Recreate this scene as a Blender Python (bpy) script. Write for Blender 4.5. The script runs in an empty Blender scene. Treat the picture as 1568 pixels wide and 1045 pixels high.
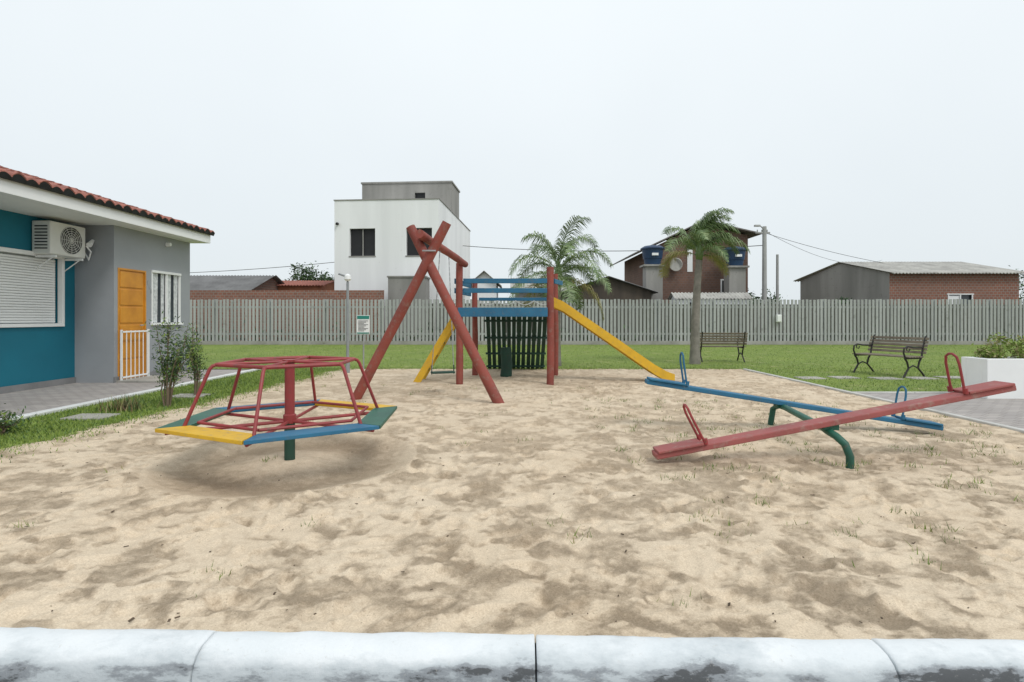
import bpy, math, random
import numpy as np
from mathutils import Vector, Matrix
random.seed(7); rng=np.random.default_rng(7)
S=bpy.context.scene
# ---------------------------------------------------------------- node helpers
def new_mat(name):
    m=bpy.data.materials.new(name); m.use_nodes=True
    nt=m.node_tree; b=nt.nodes['Principled BSDF']; return m,nt,b
def rgba(c): return (c[0],c[1],c[2],1)
def ramp(nt,src,p0,c0,p1,c1):
    r=nt.nodes.new('ShaderNodeValToRGB'); e=r.color_ramp.elements
    e[0].position=p0; e[0].color=rgba(c0); e[1].position=p1; e[1].color=rgba(c1)
    nt.links.new(src,r.inputs['Fac']); return r
def mix(nt,fac,a,b,mode='MIX'):
    m=nt.nodes.new('ShaderNodeMix'); m.data_type='RGBA'; m.blend_type=mode
    for s,v in ((m.inputs['Factor'],fac),(m.inputs['A'],a),(m.inputs['B'],b)):
        if hasattr(v,'links'): nt.links.new(v,s)
        elif isinstance(v,(int,float)): s.default_value=v
        else: s.default_value=rgba(v)
    return m.outputs['Result']
def mul(nt,a,b):
    m=nt.nodes.new('ShaderNodeMath'); m.operation='MULTIPLY'
    for s,v in ((m.inputs[0],a),(m.inputs[1],b)):
        if hasattr(v,'links'): nt.links.new(v,s)
        else: s.default_value=v
    return m.outputs[0]
def noise(nt,vec,scale,detail=4,rough=.55):
    n=nt.nodes.new('ShaderNodeTexNoise'); n.inputs['Scale'].default_value=scale
    n.inputs['Detail'].default_value=detail; n.inputs['Roughness'].default_value=rough
    nt.links.new(vec,n.inputs['Vector']); return n.outputs['Fac']
def coords(nt,sc=(1,1,1)):
    t=nt.nodes.new('ShaderNodeTexCoord'); m=nt.nodes.new('ShaderNodeMapping')
    m.inputs['Scale'].default_value=sc; nt.links.new(t.outputs['Object'],m.inputs['Vector']); return m.outputs['Vector']
def bump(nt,b,h,strength,dist):
    n=nt.nodes.new('ShaderNodeBump'); n.inputs['Strength'].default_value=strength; n.inputs['Distance'].default_value=dist
    nt.links.new(h,n.inputs['Height']); nt.links.new(n.outputs['Normal'],b.inputs['Normal']); return n
def M(name,c1,c2=None,scale=4,rough=.75,bs=60,bd=.002,wear=None,wp=(.6,.7),streak=False,metal=0):
    m,nt,b=new_mat(name); c2=c2 or tuple(x*.7 for x in c1)
    v=coords(nt); vs=coords(nt,(1,1,.12)) if streak else v
    col=mix(nt,ramp(nt,noise(nt,vs,scale,6),.35,(0,0,0),.7,(1,1,1)).outputs[0],c1,c2)
    if wear:
        w=ramp(nt,noise(nt,v,scale*4,8,.7),wp[0],(0,0,0),wp[1],(1,1,1)).outputs[0]
        col=mix(nt,w,col,wear)
    nt.links.new(col,b.inputs['Base Color']); b.inputs['Roughness'].default_value=rough; b.inputs['Metallic'].default_value=metal
    bump(nt,b,noise(nt,v,bs,4),.6,bd); return m
def brick_mat(name,c1,c2,mortar,scale=1.0,bw=.22,rh=.14,ms=.015,grime=.5,flat=False):
    m,nt,b=new_mat(name)
    t=nt.nodes.new('ShaderNodeTexCoord'); s=nt.nodes.new('ShaderNodeSeparateXYZ'); nt.links.new(t.outputs['Object'],s.inputs[0])
    c=nt.nodes.new('ShaderNodeCombineXYZ')
    if flat:
        nt.links.new(s.outputs[0],c.inputs[0]); nt.links.new(s.outputs[1],c.inputs[1])
    else:
        a=nt.nodes.new('ShaderNodeMath'); nt.links.new(s.outputs[0],a.inputs[0]); nt.links.new(s.outputs[1],a.inputs[1])
        nt.links.new(a.outputs[0],c.inputs[0]); nt.links.new(s.outputs[2],c.inputs[1])
    br=nt.nodes.new('ShaderNodeTexBrick'); nt.links.new(c.outputs[0],br.inputs['Vector'])
    br.inputs['Scale'].default_value=scale; br.inputs['Brick Width'].default_value=bw; br.inputs['Row Height'].default_value=rh
    br.inputs['Mortar Size'].default_value=ms; br.inputs['Color1'].default_value=rgba(c1); br.inputs['Color2'].default_value=rgba(c2); br.inputs['Mortar'].default_value=rgba(mortar)
    v=coords(nt); g=ramp(nt,noise(nt,v,.9,7,.65),.35,(0,0,0),.7,(1,1,1)).outputs[0]
    dark=tuple((a+b_)*.3 for a,b_ in zip(c1,mortar))
    nt.links.new(mix(nt,mul(nt,g,grime),br.outputs['Color'],dark),b.inputs['Base Color']); b.inputs['Roughness'].default_value=.9
    bump(nt,b,br.outputs['Fac'],-.5,.006); return m
# ---------------------------------------------------------------- mesh helpers
class MB:
    def __init__(s): s.v=[]; s.f=[]; s.m=[]
    def box(s,c,d,mi=0,R=None):
        o=len(s.v); c=Vector(c)
        for i in (-.5,.5):
            for j in (-.5,.5):
                for k in (-.5,.5):
                    p=Vector((i*d[0],j*d[1],k*d[2])); p=(R@p) if R else p; s.v.append(tuple(c+p))
        for f in ((0,1,3,2),(4,6,7,5),(0,4,5,1),(2,3,7,6),(0,2,6,4),(1,5,7,3)): s.f.append(tuple(o+i for i in f)); s.m.append(mi)
    def span(s,x0,x1,y0,y1,z0,z1,mi=0): s.box(((x0+x1)/2,(y0+y1)/2,(z0+z1)/2),(abs(x1-x0),abs(y1-y0),abs(z1-z0)),mi)
    def poly(s,pts,mi=0): o=len(s.v); s.v+=[tuple(p) for p in pts]; s.f.append(tuple(range(o,o+len(pts)))); s.m.append(mi)
    def tube(s,pts,r,n=8,mi=0,cap=True):
        pts=[Vector(p) for p in pts]; rs=r if isinstance(r,(list,tuple)) else [r]*len(pts); o=len(s.v); k=len(pts)
        up=None
        for i,p in enumerate(pts):
            t=(pts[min(i+1,k-1)]-pts[max(i-1,0)]).normalized()
            if up is None: up=Vector((0,0,1)) if abs(t.z)<.9 else Vector((1,0,0))
            a=t.cross(up).normalized(); bb=a.cross(t).normalized(); up=bb
            for j in range(n):
                q=2*math.pi*j/n; s.v.append(tuple(p+a*math.cos(q)*rs[i]+bb*math.sin(q)*rs[i]))
        for i in range(k-1):
            for j in range(n):
                s.f.append((o+i*n+j,o+i*n+(j+1)%n,o+(i+1)*n+(j+1)%n,o+(i+1)*n+j)); s.m.append(mi)
        if cap:
            s.f.append(tuple(o+j for j in range(n))[::-1]); s.m.append(mi)
            s.f.append(tuple(o+(k-1)*n+j for j in range(n))); s.m.append(mi)
    def beam(s,a,b,w,h,mi=0):
        a=Vector(a); b=Vector(b); t=b-a; L=t.length; R=t.to_track_quat('X','Z').to_matrix()
        s.box((a+b)/2,(L,w,h),mi,R)
    def make(s,name,mats,parent=None,smooth=False,bevel=0,seg=2):
        me=bpy.data.meshes.new(name); me.from_pydata(s.v,[],s.f)
        for m in (mats if isinstance(mats,(list,tuple)) else [mats]): me.materials.append(m)
        me.polygons.foreach_set('material_index',s.m)
        if smooth: me.polygons.foreach_set('use_smooth',[True]*len(s.f))
        me.update(); ob=bpy.data.objects.new(name,me); S.collection.objects.link(ob)
        if parent: ob.parent=parent
        if bevel:
            bm=ob.modifiers.new('b','BEVEL'); bm.width=bevel; bm.segments=seg; bm.limit_method='ANGLE'
        return ob
def group(name,loc=(0,0,0),rz=0):
    e=bpy.data.objects.new(name,None); e.location=loc; e.rotation_euler=(0,0,rz); e.empty_display_size=.2; S.collection.objects.link(e); return e
def smooth_by_angle(ob):
    me=ob.data; me.polygons.foreach_set('use_smooth',[True]*len(me.polygons))
    try: me.set_sharp_from_angle(angle=math.radians(40))
    except Exception: pass
def wall(mb,o,u,n,W,H,ops,depth=.15,mi=0,mback=1,mrev=0):
    o=Vector(o);u=Vector(u);n=Vector(n);Z=Vector((0,0,1))
    us=sorted({0,W,*[x for p in ops for x in p[:2]]}); zs=sorted({0,H,*[x for p in ops for x in p[2:4]]})
    for i in range(len(us)-1):
        for j in range(len(zs)-1):
            a,b,c,d=us[i],us[i+1],zs[j],zs[j+1]
            if any(p[0]<=a and b<=p[1] and p[2]<=c and d<=p[3] for p in ops): continue
            mb.poly([o+u*a+Z*c,o+u*b+Z*c,o+u*b+Z*d,o+u*a+Z*d],mi)
    for (a,b,c,d) in ops:
        D=-n*depth; P=[o+u*a+Z*c,o+u*b+Z*c,o+u*b+Z*d,o+u*a+Z*d]
        for k in range(4):
            mb.poly([P[k],P[(k+1)%4],P[(k+1)%4]+D,P[k]+D],mrev)
        mb.poly([p+D for p in P],mback)
def vnoise(x,y,seed):
    r=np.random.default_rng(seed).random((256,256)); xi=np.floor(x).astype(int); yi=np.floor(y).astype(int)
    fx=x-xi; fy=y-yi; fx=fx*fx*(3-2*fx); fy=fy*fy*(3-2*fy); a=xi&255;b=(xi+1)&255;c=yi&255;d=(yi+1)&255
    return (r[a,c]*(1-fx)+r[b,c]*fx)*(1-fy)+(r[a,d]*(1-fx)+r[b,d]*fx)*fy
def fbm(x,y,seed,oct=4,g=.5):
    t=0;amp=1;tot=0
    for i in range(oct):
        ca,sa=math.cos(.6*i),math.sin(.6*i); X_=(x*ca-y*sa)*2**i; Y_=(x*sa+y*ca)*2**i
        t=t+amp*vnoise(X_+i*17.3,Y_+i*9.1,seed+i); tot+=amp; amp*=g
    return t/tot
def sstep(a,b,x): t=np.clip((x-a)/(b-a),0,1); return t*t*(3-2*t)
# ---------------------------------------------------------------- materials
red_wood=M('red_painted_wood',(.29,.065,.046),(.20,.05,.038),3,.7,80,.002,(.25,.14,.11),(.52,.72))
red_metal=M('red_painted_metal',(.32,.04,.042),(.22,.034,.034),5,.5,90,.001,(.15,.07,.055),(.56,.7))
red_board=M('red_seesaw_paint',(.35,.095,.088),(.25,.075,.07),3,.7,80,.0015,(.33,.2,.17),(.52,.72))
blue_p=M('blue_paint',(.02,.15,.27),(.015,.105,.2),4,.6,80,.0015,(.10,.15,.18),(.54,.74))
green_p=M('green_paint',(.015,.12,.075),(.012,.08,.055),4,.5,80,.0015,(.08,.08,.06),(.58,.72))
dgreen_p=M('dark_green_wood',(.014,.065,.042),(.012,.042,.03),4,.7,80,.002,(.06,.06,.04),(.58,.72))
yel_p=M('yellow_paint',(.72,.43,.02),(.56,.33,.02),4,.6,80,.0015,(.42,.29,.12),(.56,.74))
white_paint=M('white_house_paint',(.84,.85,.84),(.78,.79,.78),1.5,.6,60,.001)
white_pl=M('white_plaster',(.86,.87,.87),(.76,.77,.77),.9,.85,20,.004,(.6,.6,.58),(.62,.82),streak=True)
teal=M('teal_wall_paint',(.004,.16,.23),(.004,.135,.2),1,.7,120,.002)
greywall=M('grey_wall_paint',(.33,.345,.365),(.29,.305,.32),1,.8,120,.002)
conc=M('raw_concrete',(.33,.32,.30),(.22,.215,.20),1.2,.9,30,.004,(.15,.14,.13),(.6,.75),streak=True)
fencem=M('fence_concrete_paint',(.43,.44,.435),(.31,.32,.315),1.2,.85,60,.002,(.22,.225,.21),(.56,.75),streak=True)
fbase=M('fence_base_concrete',(.4,.39,.36),(.27,.26,.23),1.5,.9,40,.004,(.15,.15,.1),(.6,.75))
dark=M('dark_interior',(.012,.013,.015),(.006,.006,.008),2,.6)
glass,nt,b=new_mat('window_glass'); b.inputs['Base Color'].default_value=(.05,.06,.07,1); b.inputs['Roughness'].default_value=.06
curtain=M('curtain_fabric',(.7,.72,.72),(.4,.42,.43),14,.9,30,.004)
doorw=M('door_wood',(.68,.30,.03),(.52,.21,.022),3,.4,60,.001)
metalg=M('galvanised_metal',(.4,.41,.42),(.3,.31,.32),4,.45,80,.0008,metal=.4)
black_iron=M('black_iron',(.018,.018,.018),(.03,.025,.02),6,.5)
benchw=M('bench_wood',(.24,.20,.15),(.14,.11,.085),5,.75,60,.002)
plastic_w=M('ac_white_casing',(.74,.74,.7),(.64,.64,.6),2,.45,60,.0005)
brickm=brick_mat('hollow_brick',(.31,.125,.08),(.23,.095,.065),(.28,.25,.21))
brickd=brick_mat('old_brick',(.21,.10,.07),(.15,.08,.06),(.2,.17,.15),grime=.7)
fibre=M('fibre_cement_roof',(.5,.49,.45),(.33,.32,.3),1.2,.9,30,.003,(.22,.2,.18),(.55,.75))
fibred=M('dark_fibre_cement_roof',(.2,.2,.2),(.12,.12,.12),1.2,.9,30,.003)
tilem=M('terracotta_tile',(.38,.14,.10),(.24,.085,.065),5,.8,50,.003,(.12,.07,.06),(.52,.7))
tank=M('water_tank_blue',(.012,.045,.11),(.01,.03,.075),2,.5)
leafm=M('leaf_green',(.07,.14,.035),(.04,.09,.025),3,.55)
leafd=M('dark_leaf_green',(.035,.07,.025),(.02,.045,.018),3,.6)
palmm=M('palm_frond_green',(.085,.155,.045),(.14,.20,.07),2,.45)
palml=M('palm_frond_light',(.18,.26,.10),(.24,.30,.13),2,.45)
palmd=M('dry_palm_frond',(.36,.32,.12),(.24,.22,.08),2,.7)
trunkm=M('palm_trunk_bark',(.26,.24,.21),(.15,.14,.12),6,.9,25,.01)
stemm=M('shrub_stem',(.2,.15,.1),(.12,.09,.06),6,.9)
grassm=M('grass_blade',(.22,.31,.05),(.155,.235,.035),.8,.6)
weedm=M('sand_weed',(.17,.22,.07),(.10,.16,.045),6,.7)
asph=M('asphalt',(.06,.06,.06),(.045,.045,.045),3,.9,150,.003)
paver=brick_mat('concrete_paver',(.47,.43,.40),(.37,.34,.325),(.2,.18,.165),bw=.22,rh=.11,ms=.008,grime=.45,flat=True)
slab=M('concrete_slab',(.42,.4,.36),(.3,.29,.26),2,.9,50,.003,(.2,.19,.16),(.58,.75))
white_kerb=M('whitewashed_kerb',(.75,.76,.75),(.6,.61,.6),3,.85,40,.004,(.35,.35,.33),(.6,.72))
lawnm,nt,b=new_mat('lawn_turf'); v=coords(nt)
c=mix(nt,ramp(nt,noise(nt,v,.5,6,.6),.35,(0,0,0),.68,(1,1,1)).outputs[0],(.25,.33,.05),(.18,.26,.04))
c=mix(nt,ramp(nt,noise(nt,v,26,5,.7),.4,(0,0,0),.7,(1,1,1)).outputs[0],c,(.11,.16,.035))
c=mix(nt,ramp(nt,noise(nt,v,1.7,6,.7),.54,(0,0,0),.72,(1,1,1)).outputs[0],c,(.36,.35,.15))
nt.links.new(c,b.inputs['Base Color']); b.inputs['Roughness'].default_value=.9; bump(nt,b,noise(nt,v,40,5),1,.03)
groundm=M('rough_ground',(.14,.15,.07),(.2,.17,.11),.3,.95,8,.03)
# sand: 'loose' = trampled coarse grains, smooth = dry fine crust
sandm,nt,b=new_mat('playground_sand'); v=coords(nt)
at=nt.nodes.new('ShaderNodeAttribute'); at.attribute_name='loose'; L0=at.outputs['Fac']
br_=nt.nodes.new('ShaderNodeMath'); br_.operation='ADD'; nt.links.new(L0,br_.inputs[0])
sb=nt.nodes.new('ShaderNodeMapRange'); sb.inputs['To Min'].default_value=-.9; sb.inputs['To Max'].default_value=.9; nt.links.new(noise(nt,v,14,8,.78),sb.inputs['Value']); nt.links.new(sb.outputs[0],br_.inputs[1])
L_=ramp(nt,br_.outputs[0],.05,(0,0,0),.85,(1,1,1)).outputs[0]
c=mix(nt,L_,(.67,.565,.43),(.565,.455,.33))
g1=ramp(nt,noise(nt,v,110,3,.85),.36,(0,0,0),.66,(1,1,1)).outputs[0]
c=mix(nt,g1,mix(nt,1.0,c,(.82,.79,.76),'MULTIPLY'),mix(nt,1.0,c,(1.11,1.11,1.11),'MULTIPLY'))
sp=ramp(nt,noise(nt,v,48,6,.9),.54,(0,0,0),.61,(1,1,1)).outputs[0]
c=mix(nt,mul(nt,mul(nt,sp,L_),.5),c,(.36,.28,.195))
dk=ramp(nt,noise(nt,v,80,2,.5),.68,(0,0,0),.73,(1,1,1)).outputs[0]; c=mix(nt,mul(nt,dk,.55),c,(.18,.14,.10))
c=mix(nt,ramp(nt,noise(nt,v,.6,4),.4,(0,0,0),.7,(1,1,1)).outputs[0],c,mix(nt,1.0,c,(.94,.915,.885),'MULTIPLY'))
nt.links.new(c,b.inputs['Base Color']); b.inputs['Roughness'].default_value=.95; b.inputs['Specular IOR Level'].default_value=.2
bn=bump(nt,b,noise(nt,v,38,9,.82),.3,.035)
mr=nt.nodes.new('ShaderNodeMapRange'); mr.inputs['To Min'].default_value=.14; mr.inputs['To Max'].default_value=.9
nt.links.new(L_,mr.inputs['Value']); nt.links.new(mr.outputs[0],bn.inputs['Strength'])
# front kerb paint
kerbm,nt,b=new_mat('worn_white_kerb_paint'); v=coords(nt)
s=nt.nodes.new('ShaderNodeSeparateXYZ'); t=nt.nodes.new('ShaderNodeTexCoord'); nt.links.new(t.outputs['Object'],s.inputs[0])
c=mix(nt,ramp(nt,noise(nt,v,2.5,6,.6),.35,(0,0,0),.75,(1,1,1)).outputs[0],(.78,.80,.81),(.66,.70,.72))
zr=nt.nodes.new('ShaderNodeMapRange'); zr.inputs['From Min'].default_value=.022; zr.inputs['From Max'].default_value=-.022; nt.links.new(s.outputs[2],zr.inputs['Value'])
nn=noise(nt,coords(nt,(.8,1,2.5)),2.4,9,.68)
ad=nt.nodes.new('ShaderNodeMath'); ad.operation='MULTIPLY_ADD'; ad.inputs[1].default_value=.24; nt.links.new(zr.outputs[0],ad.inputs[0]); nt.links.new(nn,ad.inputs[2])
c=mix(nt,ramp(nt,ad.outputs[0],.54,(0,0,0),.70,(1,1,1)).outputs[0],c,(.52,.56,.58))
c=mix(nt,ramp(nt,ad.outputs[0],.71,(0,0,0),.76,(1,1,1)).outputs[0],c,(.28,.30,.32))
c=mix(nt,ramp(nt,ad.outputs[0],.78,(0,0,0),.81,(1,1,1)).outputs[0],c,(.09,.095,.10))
c=mix(nt,mul(nt,ramp(nt,noise(nt,v,30,6,.8),.6,(0,0,0),.72,(1,1,1)).outputs[0],.6),c,(.5,.48,.44))
nt.links.new(c,b.inputs['Base Color']); b.inputs['Roughness'].default_value=.8; bump(nt,b,noise(nt,v,24,7,.75),.7,.006)
# ---------------------------------------------------------------- ground
mb=MB(); mb.poly([(-400,-100,-.14),(400,-100,-.14),(400,900,-.14),(-400,900,-.14)]); mb.make('ground',groundm)
mb=MB(); mb.poly([(-60,-12,-.12),(60,-12,-.12),(60,2.1,-.12),(-60,2.1,-.12)]); mb.make('road',asph)
def xl(y): return -4.12-(13.3-y)*.081+.10*(fbm(np.asarray(y,float)*1.6+3,np.asarray(y,float)*0+2,5,3)-.5)*2
ny=560; nx=900
yy=2.12*np.exp(np.linspace(0,math.log(13.75/2.12),ny)); uu=np.linspace(0,1,nx)
XL=xl(yy)-.3; X=XL[:,None]+(5.55-XL)[:,None]*uu[None,:]; Y=np.repeat(yy[:,None],nx,1)
wx=X+.16*(fbm(X*5,Y*5,11,3)-.5); wy=Y+.16*(fbm(X*5+40,Y*5+7,12,3)-.5)
a=fbm(wx*5.2+5,wy*6.4+5,21,5,.66); big=fbm(X*.7,Y*.7,31,3); bigm=(big-.5)*.22
patch=sstep(.38,.58,a+bigm)
a2=fbm(wx*9+15,wy*11+5,121,4,.65); loose=np.clip(patch*.6+.7*(a2-.38),0,1)
h=.009*(fbm(X*2.2,Y*2.2,41,3)-.5)*2 -.006*patch + .018*(fbm(X*9,Y*11,51,4,.65)-.5)*(.25+patch) + .014*(fbm(X*26,Y*26,61,3,.65)-.5)*(.10+loose)
for i in range(3400):
    fx=rng.uniform(-4.9,5.4); fy=2.2+11.2*rng.random()**1.2; an=rng.uniform(0,math.pi); ca,sa=math.cos(an),math.sin(an); sz=rng.uniform(.6,1.1)
    iy0=np.searchsorted(yy,fy-.3); iy1=np.searchsorted(yy,fy+.3)
    if iy1<=iy0: continue
    ix0=max(0,int((fx-.3+5.6)/11.2*nx)-20); ix1=min(nx,int((fx+.3+5.6)/11.2*nx)+50); sl_=(slice(iy0,iy1),slice(ix0,ix1))
    dx=X[sl_]-fx; dy=Y[sl_]-fy; p=(dx*ca+dy*sa)/(.14*sz); q=(-dx*sa+dy*ca)/(.055*sz); r=np.sqrt(p*p+q*q)
    h[sl_]+= (-.013*np.exp(-r**4)+.007*np.exp(-((r-1.3)/.3)**2))*rng.uniform(.4,1.1)
    loose[sl_]=np.clip(loose[sl_]+.4*np.exp(-r**4)*rng.uniform(-1.3,.7),0,1)
mc=(-1.95,4.87); r=np.hypot(X-mc[0],Y-mc[1])+.06*(fbm(X*2.5,Y*2.5,91,3)-.5)
ring=np.exp(-((r-.68)/.30)**2); calm=(r<1.1)*.75; h=h*(1-calm); h+=-.06*ring+.025*np.exp(-((r-1.12)/.12)**2); loose=np.clip(loose*(1-calm)+.7*ring,0,1)
for (sx,sy) in ((1.35,4.85),(4.6,6.1),(4.2,4.9),(1.6,6.2),(-1.1,9.3),(3.2,10.9),(2.9,4.75)):
    r=np.hypot((X-sx)/1.5,Y-sy); h+=-.035*np.exp(-(r/.28)**2); loose=np.clip(loose+.35*np.exp(-(r/.35)**2),0,1)
edge=np.minimum.reduce([sstep(0,.3,X-XL[:,None]),sstep(0,.25,13.75-Y)]) ; h=h*np.clip(edge,0,1)-.06*(1-edge)+.012
kf=np.exp(-((Y-2.12)/.12)); h=h*(1-kf)+kf*(.008+.012*(fbm(X*3,Y*0+1,71,3)-.4))
V=np.stack([X,Y,h],-1).reshape(-1,3)
idx=np.arange(ny*nx).reshape(ny,nx); F=np.stack([idx[:-1,:-1],idx[:-1,1:],idx[1:,1:],idx[1:,:-1]],-1).reshape(-1,4)
me=bpy.data.meshes.new('sand'); me.vertices.add(len(V)); me.vertices.foreach_set('co',V.ravel()); me.loops.add(F.size); me.loops.foreach_set('vertex_index',F.ravel())
me.polygons.add(len(F)); me.polygons.foreach_set('loop_start',np.arange(0,F.size,4)); me.polygons.foreach_set('loop_total',np.full(len(F),4)); me.polygons.foreach_set('use_smooth',np.ones(len(F),bool))
me.update(); me.validate(); att=me.attributes.new('loose','FLOAT','POINT'); att.data.foreach_set('value',loose.ravel().astype(np.float32)); me.materials.append(sandm)
ob=bpy.data.objects.new('sand_pit',me); S.collection.objects.link(ob)
# lawns
mb=MB(); ys=np.linspace(1.95,13.5,140); xe=xl(ys)
for i in range(len(ys)-1):
    mb.poly([(-5.98,ys[i],.004),(xe[i],ys[i],.004),(xe[i+1],ys[i+1],.004),(-5.98,ys[i+1],.004)])
def yb(x): return 13.5+.12*(fbm(np.asarray(x,float)*1.5,np.asarray(x,float)*0+9,8,3)-.5)*2
xs=np.linspace(float(xe[-1]),5.5,120); yv=yb(xs)
for i in range(len(xs)-1): mb.poly([(xs[i],yv[i],.004),(xs[i+1],yv[i+1],.004),(xs[i+1],25.8,.004),(xs[i],25.8,.004)])
mb.poly([(-45,13.5,.004),(float(xe[-1]),13.5,.004),(float(xe[-1]),25.8,.004),(-45,25.8,.004)])
mb.poly([(5.5,9.2,.004),(45,9.2,.004),(45,25.8,.004),(5.5,25.8,.004)])
mb.make('lawn',lawnm)
def blades(name,pts,hmin,hmax,w,mats):
    n=len(pts); an=rng.uniform(0,2*math.pi,n); hh=rng.uniform(hmin,hmax,n); ww=w*rng.uniform(.6,1.3,n); ln=rng.normal(0,.45,(n,2))*hh[:,None]
    dx=np.cos(an)*ww/2; dy=np.sin(an)*ww/2; z=pts[:,2]
    A=np.stack([pts[:,0]-dx,pts[:,1]-dy,z],-1);B=np.stack([pts[:,0]+dx,pts[:,1]+dy,z],-1);C=np.stack([pts[:,0]+ln[:,0],pts[:,1]+ln[:,1],z+hh],-1)
    V=np.stack([A,B,C],1).reshape(-1,3); me=bpy.data.meshes.new(name); me.vertices.add(3*n); me.vertices.foreach_set('co',V.ravel())
    me.loops.add(3*n); me.loops.foreach_set('vertex_index',np.arange(3*n)); me.polygons.add(n); me.polygons.foreach_set('loop_start',np.arange(0,3*n,3)); me.polygons.foreach_set('loop_total',np.full(n,3))
    for m in mats: me.materials.append(m)
    if len(mats)>1: me.polygons.foreach_set('material_index',rng.integers(0,len(mats),n))
    me.update(); me.validate(); ob=bpy.data.objects.new(name,me); S.collection.objects.link(ob); return ob
gm2=M('grass_blade_light',(.29,.37,.08),(.22,.30,.055),.8,.6)
gm3=M('grass_blade_dry',(.36,.33,.15),(.25,.25,.09),.8,.7)
P=[]
n=34000; y=rng.uniform(4,13.6,n); x=-5.98+(xl(y)+.06+5.98)*rng.random(n); P.append(np.stack([x,y,np.zeros(n)],-1))
n=50000; y=13.5+12*rng.random(n)**1.5; x=rng.uniform(-12,24,n); P.append(np.stack([x,y,np.zeros(n)],-1))
n=14000; y=rng.uniform(9.25,13.5,n); x=rng.uniform(5.55,15,n); P.append(np.stack([x,y,np.zeros(n)],-1))
n=4500; x=rng.uniform(-4.2,5.5,n); y=yb(x)-.04+rng.normal(.02,.12,n); P.append(np.stack([x,y,np.zeros(n)],-1))
n=3200; y=rng.uniform(3.5,13.5,n); x=xl(y)+np.abs(rng.normal(0,.18,n)); P.append(np.stack([x,y,np.zeros(n)],-1))
blades('grass',np.concatenate(P),.02,.05,.012,[grassm,grassm,gm2,leafm])
P=[]
for i in range(300):
    cx,cy=rng.uniform(-4.5,5.4),2.4+8*rng.random()**1.2
    if rng.random()<.75: cx=rng.uniform(1,5.45); cy=rng.uniform(2.8,8.5)
    k=rng.integers(4,22); P.append(np.stack([rng.normal(cx,.04,k),rng.normal(cy,.04,k),np.full(k,0.)],-1))
blades('sand_weeds',np.concatenate(P),.02,.06,.007,[weedm,weedm,gm3,grassm])
mb=MB(); dm=M('dead_leaf',(.12,.08,.05),(.07,.05,.03),6,.8)
for i in range(300):
    x,y=rng.uniform(-4.6,5.4),2.25+9*rng.random()**1.5; s=rng.uniform(.003,.010); a=rng.uniform(0,6.28)
    R=Matrix.Rotation(a,3,'Z')@Matrix.Rotation(rng.uniform(-.5,.5),3,'X'); mb.box((x,y,.014+rng.uniform(0,.01)),(s*rng.uniform(1,3),s,.003),0,R)
mb.make('leaf_litter',dm)
# pavements
mb=MB(); mb.span(-8.35,-6.1,1.5,13.3,-.14,.01); mb.make('house_pavement',paver)
mb=MB(); mb.span(5.62,40,2.3,9.1,-.14,.012); mb.make('side_pavement',paver)
mb=MB()
y=1.0
while y<13.2: mb.span(-6.1,-5.98,y,y+.99,-.1,.05); y+=1
mb.make('path_kerb',white_kerb,bevel=.012)
mb=MB(); y=2.3
while y<13.3: mb.span(5.52,5.61,y,y+.99,-.1,.035); y+=1
x=5.62
while x<30: mb.span(x,x+.99,9.11,9.2,-.1,.03); x+=1
mb.make('side_kerb',M('pale_concrete_kerb',(.55,.54,.51),(.42,.41,.38),3,.9,50,.003),bevel=.01)
mb=MB()
for (x,y,w,d) in ((-5.5,6.75,.5,.35),(-5.35,8.6,.5,.35)): mb.span(x,x+w,y,y+d,-.02,.03)
mb.make('garden_slab',slab,bevel=.01)
mb=MB()
for i in range(9): mb.span(5.9+i*.75,6.4+i*.75,11.25+.1*math.sin(i*2),11.65+.1*math.sin(i*2),-.02,.02)
mb.make('stepping_stones',slab,bevel=.01)
# front kerb
g=group('white_kerb',(0,2.17,0),math.radians(-1.1))
prof=[(.0,-.14),(.0,.006),(-.008,.016),(-.03,.024),(-.07,.026),(-.115,.020),(-.15,.004),(-.172,-.018),(-.186,-.05),(-.20,-.14)]
edges=[-9.6,-8.4,-7.2,-6,-4.75,-3.55,-2.36,-1.16,.09,1.38,2.6,3.8,5.0,6.2,7.4,8.6,9.8]
for k in range(len(edges)-1):
    x0,x1=edges[k]+.003,edges[k+1]-.003; mb=MB(); xsn=[x0,x0+.004]+list(np.linspace(x0+.02,x1-.02,50))+[x1-.004,x1]; npf=len(prof); oy=rng.uniform(-.004,.004); oz=rng.uniform(-.003,.003)
    for i,x in enumerate(xsn):
        sc=.97 if i in(0,len(xsn)-1) else 1
        for (py,pz) in prof:
            dz=(fbm(np.array([x*9.]),np.array([py*30+3.]),77,3)[0]-.5)*.014
            mb.v.append((x,-.095+(py+.095)*sc+oy+dz*.4,-.14+(pz+.14)*(sc if sc<1 else 1)+dz+oz))
    for i in range(len(xsn)-1):
        for j in range(npf-1):
            mb.f.append((i*npf+j,(i+1)*npf+j,(i+1)*npf+j+1,i*npf+j+1)); mb.m.append(0)
    mb.f.append(tuple(range(npf))); mb.m.append(0); mb.f.append(tuple((len(xsn)-1)*npf+j for j in range(npf))[::-1]); mb.m.append(0)
    mb.make('kerb_stone_%d'%k,kerbm,g,smooth=True)
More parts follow.
